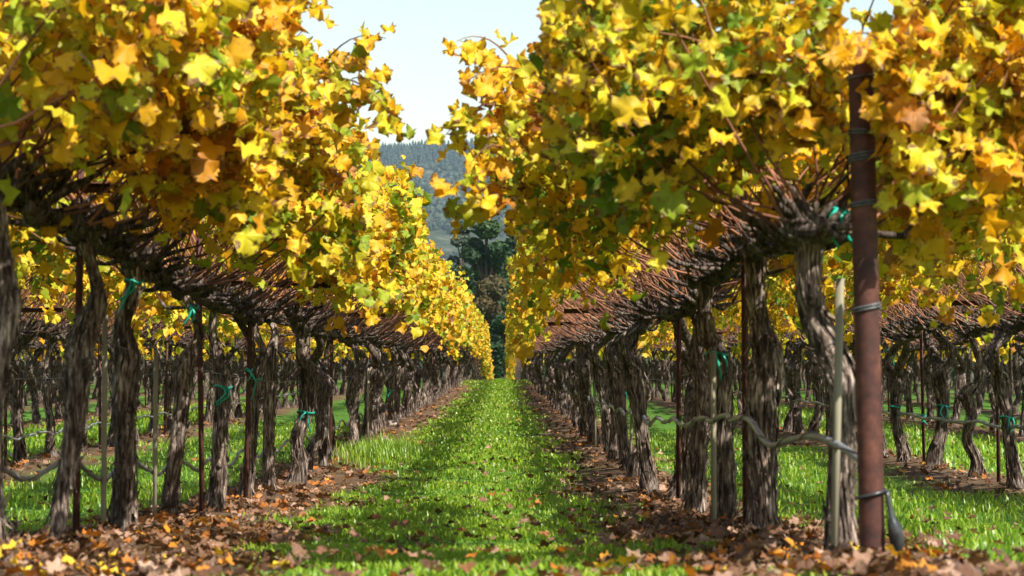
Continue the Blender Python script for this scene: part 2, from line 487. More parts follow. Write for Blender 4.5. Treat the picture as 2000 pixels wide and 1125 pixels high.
for s in range(6):
    V, T, U = leaf_shape(15, False, 80 + s)
    r_ = np.random.default_rng(s)
    V = V.copy(); V[:, 2] = r_.uniform(.3, 1.3) * V[:, 0] ** 2 + r_.uniform(-.3, .9) * V[:, 1] ** 2 + r_.uniform(.1, .3) * np.hypot(V[:, 0], V[:, 1]) * np.sin(5 * np.arctan2(V[:, 0], V[:, 1]) + s)
    LEAF_DRY.append((V, T, U))

def leaf_basis(n, tip):
    """rotation matrices (k,3,3): columns x, y=tip, z=normal"""
    n = n / np.linalg.norm(n, axis=1)[:, None]
    tip = tip - n * np.sum(n * tip, 1)[:, None]; tip /= np.linalg.norm(tip, axis=1)[:, None] + 1e-9
    return np.stack([np.cross(tip, n), tip, n], 2)

def leaves_into(acc, shapes, P, R, sz, rnd):
    which = rng.integers(0, len(shapes), len(P))
    for k, (V, T, U) in enumerate(shapes):
        ix = np.where(which == k)[0]
        if not len(ix): continue
        W = np.einsum('kij,vj->kvi', R[ix], V + np.array([0, .42, 0])) * sz[ix][:, None, None] + P[ix][:, None, :]
        nv = len(V)
        TT = (T[None] + (np.arange(len(ix)) * nv)[:, None, None]).reshape(-1, 3)
        acc.add(W.reshape(-1, 3), TT, np.tile(U, (len(ix), 1)), np.repeat(rnd[ix], nv))

# ------------------------------------------------------------------ vine parts
def trunk_mesh(spine, sides, rings, seed, name="trunk", strips=0, fork=False):
    r_ = np.random.default_rng(seed)
    C4 = catmull(spine, rings); C = C4[:, :3]; r = C4[:, 3]; rm = np.median(r); r = rm * (r / rm) ** 1.5 * .96
    s = np.linspace(0, 1, rings)[:, None]; th = (np.arange(sides) * 2 * PI / sides)[None, :]
    L = np.linalg.norm(np.diff(C, axis=0), axis=1).sum()
    tw = r_.uniform(-3.2, 3.2)
    ph = r_.uniform(0, 6.28, 12)
    ang = th + tw * s + .35 * np.sin(5 * s + ph[0])
    mod = 1 + .13 * np.abs(np.sin(2 * ang + ph[1])) + .11 * np.abs(np.sin(3.5 * ang * 1 + ph[2] * 0 + 2 * np.sin(4 * s + ph[3]))) \
        + .09 * np.sin(5 * ang + 3 * np.sin(6 * s + ph[4])) + .07 * np.sin(9 * ang + 5 * np.sin(7 * s + ph[5]))
    mod += .10 * np.sin(2 * th + 9 * s + ph[6]) * np.sin(11 * s + ph[7]) + .10 * np.sin(th + 14 * s + ph[8])
    mod += r_.uniform(-.05, .05, mod.shape)
    mod += .55 * np.exp(-s * L / .05) * (.5 + .5 * np.sin(3 * th + ph[9]))      # root flare
    mod = mod / np.percentile(mod, 82)
    V, T, U = tube(C, r, sides, True, mod)
    acc = Acc(); acc.add(V, T, U)
    if fork:      # the second arm that leaves the stub towards the other side
        q = C4[int(rings * .62)]; sg = -np.sign(C4[int(rings * .8), 1] - q[1]) or 1.
        F = catmull([(*q[:3], q[3] * .7), (q[0] + r_.normal(0, .03), q[1] + sg * .10, q[2] + .10, q[3] * .55), (q[0] * .6 + r_.normal(0, .03), q[1] + sg * .20, q[2] + .24, q[3] * .45), (r_.normal(0, .03), q[1] + sg * .34, 1.07, q[3] * .42)], 20)
        mf = 1 + .2 * np.abs(np.sin(2 * th + 5 * np.linspace(0, 1, 20)[:, None])) + r_.uniform(-.1, .12, (20, sides))
        acc.add(*tube(F[:, :3], F[:, 3], sides, True, mf))
    # knots and burls on the old wood
    for _ in range(r_.integers(2, 6)):
        i = int(r_.uniform(.1, .75) * rings); aa = r_.uniform(0, 2 * PI); rr_ = r[i] * r_.uniform(.25, .5)
        o_ = C[i] + np.array([math.cos(aa), math.sin(aa), 0]) * r[i] * .85
        e_ = o_ + np.array([math.cos(aa), math.sin(aa), r_.uniform(-.3, .6)]) * rr_ * 1.2
        acc.add(*tube(np.array([o_, (o_ + e_) / 2, e_]), np.array([rr_ * 1.1, rr_, rr_ * .55]), 8, True, 1 + r_.uniform(-.15, .15, (3, 8))))
    bark = None
    if strips:
        Tn, Nn, Bn = frames(C)
        ba = Acc()
        for _ in range(strips):
            i0 = r_.uniform(0, .93) * (rings - 1); ln = r_.uniform(.08, .26) / L * (rings - 1)
            k = 6; ii = np.clip(i0 + np.linspace(0, ln, k), 0, rings - 1.001)
            j = ii.astype(int); fr = (ii - j)[:, None]
            c = C[j] * (1 - fr) + C[j + 1] * fr
            rr = r[j] * (1 - fr[:, 0]) + r[j + 1] * fr[:, 0]
            a0 = r_.uniform(0, 2 * PI) - tw * ii / rings + .15 * np.sin(np.linspace(0, 3, k) + r_.uniform(0, 6))
            lift = .98 + r_.uniform(0, .06) + r_.choice([0, 0, .5, .9]) * (np.linspace(-1, 1, k) * r_.choice([-1, 1])).clip(0) ** 2 * r_.uniform(.4, 1)
            d = np.cos(a0)[:, None] * Nn[j] + np.sin(a0)[:, None] * Bn[j]; t = np.cross(Tn[j], d)
            w = r_.uniform(.003, .011) * np.sin(np.linspace(.35, PI - .25, k))
            p = c + d * (rr * lift)[:, None]
            V = np.stack([p - t * w[:, None], p + d * .004, p + t * w[:, None]], 1).reshape(-1, 3)
            T = []
            for q_ in range(k - 1):
                for e in (0, 1):
                    a, b_ = q_ * 3 + e, q_ * 3 + e + 1
                    T += [(a, b_, b_ + 3), (a, b_ + 3, a + 3)]
            ba.add(V, T, None, r_.uniform())
        bark = ba.mesh("bark", M_BARK)
    return acc.mesh(name, M_BARK, True), bark

def rand_spine(r_):
    h0 = r_.uniform(.60, .80)
    a = r_.uniform(.038, .056); lean = r_.normal(0, .05); ly = r_.normal(0, .05)
    j = lambda q: r_.normal(0, q)
    pts = [(0, 0, -.06, a * 1.25), (lean * .3 + j(.015), ly * .3, .12, a * 1.02), (lean * .8 + j(.025), ly * .7 + j(.02), .28, a * .9), (lean + j(.03), ly + j(.03), .47, a * r_.uniform(.85, 1.05)),
           (lean * 1.3 + j(.03), ly + j(.04), h0, a * r_.uniform(1.05, 1.3))]
    k = r_.choice([-1, 1]) * r_.uniform(.03, .10); ky = r_.choice([-1, 1]) * r_.uniform(.04, .16)
    pts += [(lean + k, ly + ky * .7, h0 + .08, a * .66), (lean + k * 1.2, ly + ky * 1.1, h0 + .19, a * .55), (lean * .5 + k * .3, ly + ky * .5, 1.0, a * .62), (0, 0, 1.09, a * .6)]
    return np.array(pts)
class Wood: pass
def soft(x, hw):
    """keeps a lateral offset inside the width of the pruned canopy"""
    a = np.abs(x); k = .55 * hw
    return np.sign(x) * np.where(a < k, a, k + (hw - k) * np.tanh((a - k) / (hw - k)))

def plan_canes(r_, n=46, wide=1.0, low=0.0, lng=1.0, y0=-.81, top=.13):
    """returns spurs and canes of one vine: base, points (9,3)"""
    canes = []
    for i in range(n):
        s = 1 if i % 2 == 0 else -1
        by = (i + .5) / n * (.81 - y0) + y0 + r_.uniform(-.07, .07)
        b = np.array([s * abs(r_.normal(0, .085)), by, 1.11 + r_.uniform(-.03, top) + .05 * math.sin(by * 5)])
        az = r_.normal(0, .62)
        e0 = r_.uniform(.18, 1.1); e1 = r_.uniform(.8, 1.55) - low
        if r_.random() < .06: e0 += .5; e1 = 1.4
        L = r_.uniform(.9, 1.35) * lng
        k = 9; P = [b]
        bendy = r_.normal(0, .5); droop = r_.uniform(.5, 3.2) if r_.random() < .6 else 0.
        for j in range(k - 1):
            t = j / (k - 2)
            e = e0 + (e1 - e0) * min(1, t * 1.3) - (droop * max(0, t - .6))
            a = az + bendy * t
            d = np.array([s * math.cos(e) * math.cos(a) * wide, math.cos(e) * math.sin(a), math.sin(e)])
            P.append(P[-1] + d * L / (k - 1) + r_.normal(0, .008, 3))
        P = np.array(P); P[:, 0] = soft(P[:, 0], .78 * wide); P[:, 2] -= 1.1 * np.maximum(np.abs(P[:, 0]) - .42 * wide, 0) ** 2 * (P[:, 2] > 1.5)
        canes.append((s, P))
    return canes

def plan_leaves(r_, canes, per=26, size=(.06, .118), tmin=.38, hw=.84, open_=.47, hang=.22):
    P, Nn, Tp = [], [], []
    for s, C in canes:
        n = per + r_.integers(-4, 5); lowbias = .75 if hang > .1 else 1.0
        t = r_.uniform(tmin, 1.02, n) ** lowbias
        t = np.clip(t, .1, 1.0)
        ii = t * (len(C) - 1.001); j = ii.astype(int); f = (ii - j)[:, None]
        p = C[j] * (1 - f) + C[j + 1] * f
        off = r_.normal(0, .07, (n, 3)); off[:, 0] += s * r_.uniform(-.02, .10, n); off[:, 2] -= r_.uniform(-.02, .10, n)
        P.append(p + off)
        nn = np.stack([s * r_.uniform(-.1, 1.1, n), r_.normal(-.15, .65, n), r_.uniform(-.1, 1.0, n)], 1)
        tp = np.stack([s * r_.uniform(-.1, .7, n), r_.normal(0, .55, n), r_.uniform(-1.2, .15, n)], 1)
        Nn.append(nn); Tp.append(tp)
        if r_.random() < hang:        # a side shoot that droops outside the leaf wall
            m_ = 13
            q0 = C[5 + r_.integers(0, 3)]
            u = np.linspace(.15, 1, m_)
            dr = np.array([s * r_.uniform(.05, .32), r_.uniform(-.3, .3), -r_.uniform(.22, .62)])
            P.append(q0 + u[:, None] * dr + r_.normal(0, .055, (m_, 3)))
            Nn.append(np.stack([s * r_.uniform(.2, 1.1, m_), r_.normal(-.2, .6, m_), r_.uniform(-.1, .6, m_)], 1))
            Tp.append(np.stack([s * r_.uniform(-.1, .5, m_), r_.normal(0, .5, m_), r_.uniform(-1.2, -.2, m_)], 1))
    P = np.concatenate(P); stray = r_.random(len(P)) < .06; P[:, 0] = np.where(stray, soft(P[:, 0], hw * 1.12), soft(P[:, 0], hw))
    R = leaf_basis(np.concatenate(Nn), np.concatenate(Tp))
    sz = r_.uniform(*size, len(P)) * np.where(r_.random(len(P)) < .25, .62, 1) * np.where(r_.random(len(P)) < .08, 1.2, 1)
    keep = (np.abs(P[:, 0]) > open_ * (.75 + .5 * vnoise(P[:, 1], P[:, 2], 5., 77))) | (r_.random(len(P)) < .08)
    return P[keep], R[keep], sz[keep]

def cordon_mesh(r_, canes, sides=7, seg=14, ymin=-.81):
    acc = Acc()
    for sy in (-1, 1):
        e_ = abs(ymin) / .81 if sy < 0 else 1.
        pts = [(0, 0, 1.05, .036), (r_.uniform(-.03, .03), sy * .15 * e_, 1.08, .032), (r_.uniform(-.04, .04), sy * .35 * e_, 1.07 + r_.uniform(-.03, .03), .027), (r_.uniform(-.03, .03), sy * .58 * e_, 1.08 + r_.uniform(-.03, .03), .023), (r_.uniform(-.03, .03), sy * .82 * e_, 1.08, .016)]
        C4 = catmull(pts, seg)
        mod = 1 + r_.uniform(-.18, .28, (seg, sides))
        acc.add(*tube(C4[:, :3], C4[:, 3], sides, True, mod))
    for s, C in canes:
        b = C[0]; root = np.array([r_.uniform(-.015, .015), b[1] * .985 + r_.uniform(-.02, .02), 1.07])
        mid = (root + b) / 2 + np.array([0, r_.uniform(-.03, .03), r_.uniform(-.02, .02)])
        C4 = catmull([(*root, .012), (*mid, .009), (*b, .0098), (*(b + (C[1] - b) * .3), .0068)], 7)
        acc.add(*tube(C4[:, :3], C4[:, 3], 5, True, 1 + r_.uniform(-.2, .35, (7, 5))))
    return acc.mesh("cordon", M_BARK, True)

def cane_piece(C, sides=4, r0=.0047, r1=.0017):
    V, T, U = tube(C, np.linspace(r0, r1, len(C)), sides, False)
    return V, T, U

# leaf meshes used one by one (origin at the leaf stalk)
def leaf_object_mesh(i):
    V, T, U = LEAF_HI[i]
    V = V + np.array([0, .42, 0])
    st = np.array([[-.012, .30, .0], [.012, .30, .0], [0.0, -.25, .12]])
    n = len(V)
    return np_mesh("leaf", np.vstack([V, st]), np.vstack([T, [[n, n + 1, n + 2]]]), M_LEAF, np.vstack([U, np.full((3, 2), .5)]), np.zeros(n + 3), True)
LEAF_MESH = [leaf_object_mesh(i) for i in range(len(LEAF_HI))]

ORD = "first second third fourth fifth sixth seventh eighth ninth tenth eleventh twelfth thirteenth fourteenth fifteenth sixteenth seventeenth eighteenth nineteenth twentieth".split()
EV = [o for o in ()]

def spine_px(px, base, scale):
    """a trunk read off the photograph: (x, y, half width) in its pixels"""
    bx, by = base; out = []
    for i, (x, y, w) in enumerate(px):
        out.append(((x - bx) / scale, 0.02 * math.sin(i * 1.7), (by - y) / scale, .84 * w / scale))
    out[0] = (out[0][0], out[0][1], -.06, out[0][3] * 1.1)
    return np.array(out)

NEAR_L = [  # base px x, base px y, spine
    (-20, 1110, [(-20, 1110, 40), (-25, 960, 40), (-18, 830, 36), (5, 700, 34), (15, 620, 34), (5, 540, 26), (-5, 450, 24), (-20, 395, 26)]),
    (105, 1085, [(105, 1085, 26), (122, 990, 25), (146, 880, 28), (152, 780, 31), (160, 690, 36), (190, 610, 26), (182, 550, 19), (168, 505, 20), (150, 470, 22)]),
    (240, 1055, [(240, 1055, 31), (243, 1000, 31), (248, 900, 26), (244, 800, 27), (248, 710, 30), (238, 645, 21), (262, 570, 20), (255, 520, 26)]),
    (335, 1010, [(335, 1010, 21), (334, 960, 21), (345, 880, 19), (355, 800, 19), (362, 710, 20), (388, 650, 14), (378, 600, 12), (352, 555, 15)]),
    (425, 1000, [(420, 1000, 23), (428, 930, 20), (432, 850, 19), (437, 760, 20), (427, 700, 17), (414, 650, 11), (420, 595, 13)]),
    (483, 975, [(478, 975, 19), (488, 900, 15), (494, 820, 15), (498, 735, 17), (514, 690, 10), (500, 645, 9), (490, 615, 10)]),
    (530, 975, [(530, 975, 15), (525, 900, 14), (528, 800, 14), (530, 710, 14), (537, 665, 9), (522, 635, 9), (512, 618, 9)]),
]
NEAR_R = [
    (1640, 1080, [(1640, 1080, 36), (1640, 960, 30), (1645, 830, 30), (1646, 740, 31), (1622, 665, 33), (1588, 600, 30), (1578, 520, 27), (1592, 440, 30)]),
    (1480, 1050, [(1480, 1050, 40), (1488, 985, 33), (1488, 880, 33), (1490, 780, 36), (1500, 690, 34), (1486, 635, 27), (1478, 580, 23), (1474, 485, 28)]),
    (1410, 1020, [(1410, 1020, 28), (1415, 940, 25), (1410, 850, 24), (1408, 760, 25), (1402, 685, 23), (1380, 640, 19), (1376, 585, 17), (1386, 535, 20)]),
    (1355, 990, [(1355, 990, 24), (1360, 900, 21), (1366, 820, 19), (1370, 740, 18), (1360, 680, 15), (1366, 620, 13), (1350, 580, 15)]),
]

def add_tie(parent, p, r, seed):
    """a knotted ribbon of green tape around something of radius r"""
    r_ = np.random.default_rng(seed)
    k = 14; a = np.linspace(0, 2 * PI, k)
    acc = Acc()
    ring = np.stack([p[0] + r * np.cos(a), p[1] + r * np.sin(a), p[2] + .008 * np.sin(a * 2)], 1)
    acc.add(*tube(ring, .006, 4, False))
    for j in range(2):
        q0 = np.array([p[0] + r_.uniform(-.4, .4) * r, p[1] - r - .004, p[2]])
        L = r_.uniform(.05, .14)
        pts = [q0, q0 + np.array([r_.uniform(-.03, .03), -.015, -L * .4]), q0 + np.array([r_.uniform(-.05, .05), -.012, -L])]
        acc.add(*tube(catmull(np.array(pts), 6), np.linspace(.007, .004, 6), 4))
    return put("tie_tape", acc.mesh("tie_tape", M_TAPE), parent)

def build_near_vine(x, y, spine, seed, label, side, wide, low, n_leaf, group, per=20, tmin=.3, open_=.4, lng=.9, y0=-.81, shoots=()):
    r_ = np.random.default_rng(seed)
    root = empty("grape_vine", (x, y, float(gz(x, y))))
    tag(root, label, "grapevine", group)
    tm, bark = trunk_mesh(spine, 30, 84, seed, strips=260, fork=seed in (105,))
    put("trunk", tm, root)
    tag(put("bark", bark, root), kind='stuff')
    hx = spine[-1][0]
    sc = spine[-1][2] / 1.07
    canes = plan_canes(r_, 52, wide, low, lng, y0, .06)
    canes = [(s, C * np.array([1, 1, sc if False else 1]) + np.array([hx, 0, spine[-1][2] - 1.07])) for s, C in canes]
    c0 = [(s, C - np.array([hx, 0, spine[-1][2] - 1.07])) for s, C in canes]
    cd = put("cordon", cordon_mesh(r_, c0, ymin=y0), root); cd.location = (hx, 0, spine[-1][2] - 1.07)
    for s, C in canes:
        o = C[0]
        V, T, U = cane_piece(C - o, 4, .0047, .0016)
        put("cane", np_mesh("cane", V, T, M_CANE, U, np.full(len(V), r_.uniform()), True), root, o)
    P, R, sz = plan_leaves(r_, canes, per, tmin=tmin, hw=.86 * wide, open_=open_, hang=.08)
    for (qa, qb, nl) in shoots:
        org = np.array([x, y, float(gz(x, y))])
        A, B = np.array(qa) - org, np.array(qb) - org
        C = catmull(np.array([A, A * .6 + B * .4 + np.array([0, 0, .05]), A * .25 + B * .75 + np.array([0, 0, .04]), B]), 9)
        V, T, U = cane_piece(C - C[0], 4, .0042, .0016)
        put("cane", np_mesh("cane", V, T, M_CANE, U, np.full(len(V), r_.uniform()), True), root, C[0])
        t_ = r_.uniform(.1, 1.03, nl); ii = np.clip(t_, 0, 1) * 7.99; j = ii.astype(int); f_ = (ii - j)[:, None]
        p_ = C[j] * (1 - f_) + C[j + 1] * f_ + r_.normal(0, .028, (nl, 3)) - np.array([0, 0, .02])
        P = np.vstack([P, p_]); sz = np.concatenate([sz, r_.uniform(.06, .105, nl)])
        R = np.concatenate([R, leaf_basis(np.stack([r_.normal(0, .5, nl), -np.abs(r_.normal(.5, .5, nl)), r_.uniform(0, .8, nl)], 1), np.stack([r_.normal(side * .3, .6, nl), r_.normal(0, .3, nl), r_.uniform(-1.2, -.1, nl)], 1))])
    score = np.sign(P[:, 0] - hx) * side + r_.uniform(0, 1.2, len(P)) + .5 * (P[:, 2] < 1.6)
    order = np.argsort(-score); ind, rest = order[:n_leaf], order[n_leaf:]
    acc = Acc(); leaves_into(acc, LEAF_HI if seed in (101, 102, 200, 201) else LEAF_MID, P[rest], R[rest], sz[rest], r_.random(len(rest)))
    tag(put("foliage", acc.mesh("foliage", M_LEAF), root), kind='stuff')
    for i in ind:
        o = put("leaf", LEAF_MESH[r_.integers(0, len(LEAF_MESH))], root)
        m4 = Matrix(R[i].tolist()).to_4x4()
        o.matrix_local = Matrix.Translation(P[i].tolist()) @ m4 @ Matrix.Diagonal((sz[i], sz[i], sz[i], 1))
    return root

GL, GR = "vines along the row left of the grass path", "vines along the row right of the grass path"
LOOK_L = ["old vine cut by the frame at the row's near end, bulging trunk", "leaning vine with a swollen knee halfway up, rusty stake at its back",
          "stout straight vine with a pale wooden stake against its shaggy trunk", "vine whose slim top makes an S bend above a thick stub",
          "vine with a short thin neck on a thick flat-topped trunk", "vine beside the rusty stake with green tape streamers", "slim vine bending back towards the row below its head"]
LOOK_R = ["vine just behind the rusty end post, trunk bowed outward", "thickest vine, broad shaggy trunk, second from the rusty end post",
          "vine with a cut stub and green tape, third from the rusty end post", "vine with a pale twisted foot, fourth from the rusty end post"]
KL, KR = -XL * FPX, XR * FPX
def at(px, py, d): return np.array([(px - VX) * d / FPX, d, CAMZ + (VY - py) * d / FPX])
SHOOT_L = {2: ((at(620, 130, 8.7), at(752, 72, 8.5), 13), (at(630, 150, 8.7), at(775, 232, 8.5), 16), (at(640, 190, 8.8), at(745, 165, 8.6), 9)), 1: ((at(480, 20, 7.6), at(640, -10, 7.6), 10), (at(60, 90, 7.4), at(150, 95, 7.2), 6))}
SHOOT_R = {1: ((at(1010, 125, 8.4), at(890, 78, 8.3), 16), (at(1000, 210, 8.3), at(870, 262, 8.2), 18), (at(990, 290, 8.3), at(905, 345, 8.2), 14), (at(1000, 370, 8.4), at(900, 420, 8.3), 10), (at(1060, 150, 8.4), at(900, 165, 8.2), 16)),
           0: ((at(1800, 250, 6.2), at(1745, 60, 6.12), 13), (at(1800, 190, 6.15), at(1672, 62, 6.1), 14), (at(1790, 330, 6.2), at(1742, 170, 6.1), 14), (at(1580, 240, 6.4), at(1600, 40, 6.4), 22), (at(1540, 240, 6.5), at(1480, 60, 6.4), 26), (at(1650, 300, 6.4), at(1640, 20, 6.4), 22), (at(1760, 340, 6.2), at(1900, 120, 6.2), 24), (at(1780, 360, 6.3), at(1985, 300, 6.3), 22), (at(1740, 300, 6.3), at(1800, 20, 6.2), 22), (at(1560, 250, 6.4), at(1610, 120, 6.4), 14))}
SHOOT_R[0] += tuple((at(1640, 250, 6.5), at(1290 + 45 * q, 60 + 30 * (q % 4), 6.4 + .1 * (q % 3)), 16) for q in range(6))
yl, yr = [], []
for i, (bx, by, px) in enumerate(NEAR_L):
    d = KL / (VX - bx); yl.append(d)
    sp = spine_px(px, (bx, by), FPX / d); sp[:, 3] *= (.8, .76, .94, .84, .88, .88, .9)[i]
    v = build_near_vine(XL, d, sp, 100 + i, LOOK_L[i], 1, (.92, 1.06, 1.16, 1.1, 1.0, 1., 1.)[i], .08 if i < 4 else 0., 190 if i < 5 else 110, GL, (46, 44, 36, 30, 27, 26, 26)[i], (.34, .40, .44, .42, .40, .40, .40)[i], (0, 0, .1, .2, .3, .4, .4)[i], (.84, .78, .78, .86, .9, .9, .9)[i], -.81, SHOOT_L.get(i, ()))
    if i in (2, 3): add_tie(v, (sp[-2][0], sp[-2][1], sp[-2][2] + .02), sp[-2][3] + .004, i)
    if i in (4, 5): add_tie(v, (sp[3][0], sp[3][1], sp[3][2]), sp[3][3] * 1.15, i)
for i, (bx, by, px) in enumerate(NEAR_R):
    d = KR / (bx - VX); yr.append(d)
    sp = spine_px(px, (bx, by), FPX / d)
    v = build_near_vine(XR, d, sp, 200 + i, LOOK_R[i], -1, (.98, 1.42, 1.14, 1.0)[i], .15 if i < 3 else 0., 200, GR, (58, 46, 32, 27)[i], (.36, .40, .42, .40)[i], (0, .1, .2, .3)[i], (.80, .72, .78, .88)[i], (-.3, -.81, -.81, -.81)[i], SHOOT_R.get(i, ()))
    if i == 2: add_tie(v, (sp[4][0], sp[4][1], sp[4][2]), sp[4][3] * 1.15, 40 + i)
    if i == 0: add_tie(v, (sp[-1][0] + .06, -.03, sp[-1][2] + .06), .03, 50)

# ---- other vines: a few built once, then copied
class Proto: pass
PROTOS = []
for k in range(12):
    r_ = np.random.default_rng(300 + k)
    p = Proto(); sp = rand_spine(r_)
    p.trunk, p.bark = trunk_mesh(sp, 18, 46, 300 + k, strips=120, fork=k % 2 == 0)
    canes = plan_canes(r_, 54, 1.0, .02)
    p.cordon = cordon_mesh(r_, canes, 6, 12)
    a = Acc()
    for s, C in canes: a.add(*cane_piece(C, 3), r_.uniform())
    p.canes = a.mesh("cane_thicket", M_CANE, True)
    P, R, sz = plan_leaves(r_, canes, 20, tmin=.45, hang=.16)
    a = Acc(); leaves_into(a, LEAF_LO, P, R, sz, r_.random(len(P)))
    p.foliage = a.mesh("foliage", M_LEAF)
    p.sp = sp
    PROTOS.append(p)

def proto_tree(p):
    root = empty("grape_vine", (0, 0, 0))
    put("trunk", p.trunk, root); tag(put("bark", p.bark, root), kind='stuff'); put("cordon", p.cordon, root)
    tag(put("cane_thicket", p.canes, root), kind='stuff'); tag(put("foliage", p.foliage, root), kind='stuff')
    return root
MASTERS = [None] * len(PROTOS)
tie_count = 0
def place_vine(x, y, label, group, plain=False):
    global tie_count
    k = random.randrange(len(PROTOS))
    first = MASTERS[k] is None
    if first:
        MASTERS[k] = r = proto_tree(PROTOS[k])
        MASTERS[k]["_kids"] = len(r.children)
        KIDS[k] = list(r.children)
    else:
        r = MASTERS[k].copy(); COL.objects.link(r)
        for ch in KIDS[k]:
            c = ch.copy(); COL.objects.link(c); c.parent = r
    if "_kids" in r: del r["_kids"]
    r.location = (x + random.uniform(-.04, .04), y + random.uniform(-.12, .12), float(gz(x, y)))
    r.rotation_euler = (random.uniform(-.03, .03), random.uniform(-.03, .03), (0 if random.random() < .5 else PI) + random.uniform(-.1, .1))
    s = random.uniform(.94, 1.05); r.scale = (s, s, s * random.uniform(.97, 1.03))
    tag(r, label, "grapevine", group)
    if y < 32 and random.random() < .2:
        sp = PROTOS[k].sp; q = sp[random.choice([3, 3, 6])]
        add_tie(r, (q[0], q[1], q[2]), q[3] * 1.15, tie_count); tie_count += 1
    return r
KIDS = {}

def ordinal_label(i, where):
    if i < 20: return f"{ORD[i]} vine from the near end of the {where}"
    return f"far off vine beyond the twentieth in the {where}"
y = yl[-1]; i = len(yl)
while y < 112:
    y += 1.44; yl.append(y)
    place_vine(XL, y, ordinal_label(i, "row left of the grass path"), GL); i += 1
y = yr[-1]; i = len(yr)
while y < 112:
    y += 1.62; yr.append(y)
    place_vine(XR, y, ordinal_label(i, "row right of the grass path"), GR); i += 1
SIDE = {}
for (k, y0, y1, where) in ((-1, 16.6, 52, "second row left of the path"), (-2, 27, 50, "third row left of the path"), (2, 14.4, 52, "second row right of the path"), (3, 25.5, 50, "third row right of the path")):
    x = XL + ROW * k; y = y0; i = 0; SIDE[k] = y0
    while y < y1:
        place_vine(x, y, ordinal_label(i, where).replace("from the near end", "from the frame edge"), "vines of the " + where); y += 1.47; i += 1

for k, y0, nm in ((-1, 16.6, "left"), (2, 14.4, "right")):
    for j in range(1, 4):
        place_vine(XL + ROW * k, y0 - 1.47 * j, f"vine outside the frame at the near end of the second row {nm}", f"vines of the second row {nm} of the path")
# ---- the remaining vines far off, one mass
a_w, a_l = Acc(), Acc()
LO = []
for k in range(4):
    r_ = np.random.default_rng(500 + k)
    w = Acc(); sp = catmull(rand_spine(r_), 9)
    w.add(*tube(sp[:, :3], sp[:, 3], 6, False, 1 + r_.uniform(-.2, .2, (9, 6))))
    canes = plan_canes(r_, 26)
    for s, C in canes: w.add(*cane_piece(C[::2], 3, .009, .003))
    w.add(*tube(np.array([(0, -.8, 1.08), (0, 0, 1.05), (.02, .8, 1.08)]), .028, 5, False))
    P, R, sz = plan_leaves(r_, canes, 11, (.13, .19))
    l = Acc(); leaves_into(l, LEAF_XLO, P, R, sz, r_.random(len(P)))
    LO.append([np.concatenate(q_) for q_ in (w.V, w.T, l.V, l.T, l.U, l.R)])
def far_vine(x, y):
    V, T, lV, lT, lU, lR = LO[random.randrange(4)]
    f = random.choice([-1, 1]); o = np.array([x, y, float(gz(x, y))]); m = np.array([f, f, 1.])
    a_w.add(V * m + o, T); a_l.add(lV * m + o, lT, lU, (lR + random.random()) % 1)
for k in range(-7, 9):
    x = XL + ROW * k
    y0 = {0: 113.5, 1: 113.8, -1: 53.2, -2: 51.2, 2: 53.2, 3: 51.2}.get(k, max(24, (abs(x) - .3) * FPX / 1090))
    y1 = 168 if k in (0, 1) else 108
    y = y0
    while y < y1:
        far_vine(x, y); y += 1.5
far = Acc(); 
o = put("vineyard_foliage", a_l.mesh("vineyard_foliage", M_LEAF)); tag(o, kind='stuff')
o = put("vineyard_wood", a_w.mesh("vineyard_wood", M_BARK)); tag(o, kind='stuff')

# ------------------------------------------------------------------ stakes, wires, hoses
def box_piece(acc, c, h):
    c = np.array(c); h = np.array(h)
    V = np.array([[sx, sy, sz] for sz in (-1, 1) for sy in (-1, 1) for sx in (-1, 1)]) * h + c
    T = [(0, 2, 3), (0, 3, 1), (4, 5, 7), (4, 7, 6), (0, 1, 5), (0, 5, 4), (2, 6, 7), (2, 7, 3), (0, 4, 6), (0, 6, 2), (1, 3, 7), (1, 7, 5)]
    acc.add(V, T)

def stake_meshes():
    a = Acc()       # a T-section steel post
    box_piece(a, (0, .004, .55), (.013, .0025, .80)); box_piece(a, (0, -.009, .55), (.0025, .0105, .80))
    for z in np.arange(.1, 1.3, .09): box_piece(a, (0, .0095, z), (.004, .003, .012))
    post = a.mesh("post", M_RUST)
    a = Acc()       # an angle-iron cross arm
    box_piece(a, (0, -.024, 1.235), (.46, .0025, .018)); box_piece(a, (0, -.037, 1.2505), (.46, .0105, .0025))
    arm = a.mesh("cross_arm", M_RUST)
    return post, arm
POST_M, ARM_M = stake_meshes()
first_stake = None
def stake(x, y, label, group, arm=True, tie=None):
    r = empty("metal_stake", (x, y, float(gz(x, y))), random.uniform(-.15, .15))
    r.rotation_euler.x = random.uniform(-.02, .02); r.rotation_euler.y = random.uniform(-.02, .02)
    put("post", POST_M, r)
    if arm: put("cross_arm", ARM_M, r)
    if tie is not None: add_tie(r, (0, 0, tie), .02, int(y * 10))
    return tag(r, label, "stake", group)
SGL, SGR = "rusty stakes along the left row", "rusty stakes along the right row"
for i, (px, arm, tie, lab) in enumerate([(138, True, .66, "rusty stake behind the leaning vine with the swollen knee"), (385, False, None, "thin rusty stake standing between the fourth and fifth vines of the left row"), (471, True, .75, "rusty stake with long green tape streamers in the left row")]):
    d = KL / (VX - px); stake(XL + (.03 if i else -.02), d + (.25 if i == 0 else 0), lab, SGL, arm, tie)
y = 20.3; i = 0
while y < 100:
    stake(XL + .02, y, f"{ORD[i]} rusty stake beyond the one with green streamers, left row" if i < 8 else "far rusty stake among the distant trunks of the left row", SGL, i % 2 == 0); y += 5.76; i += 1
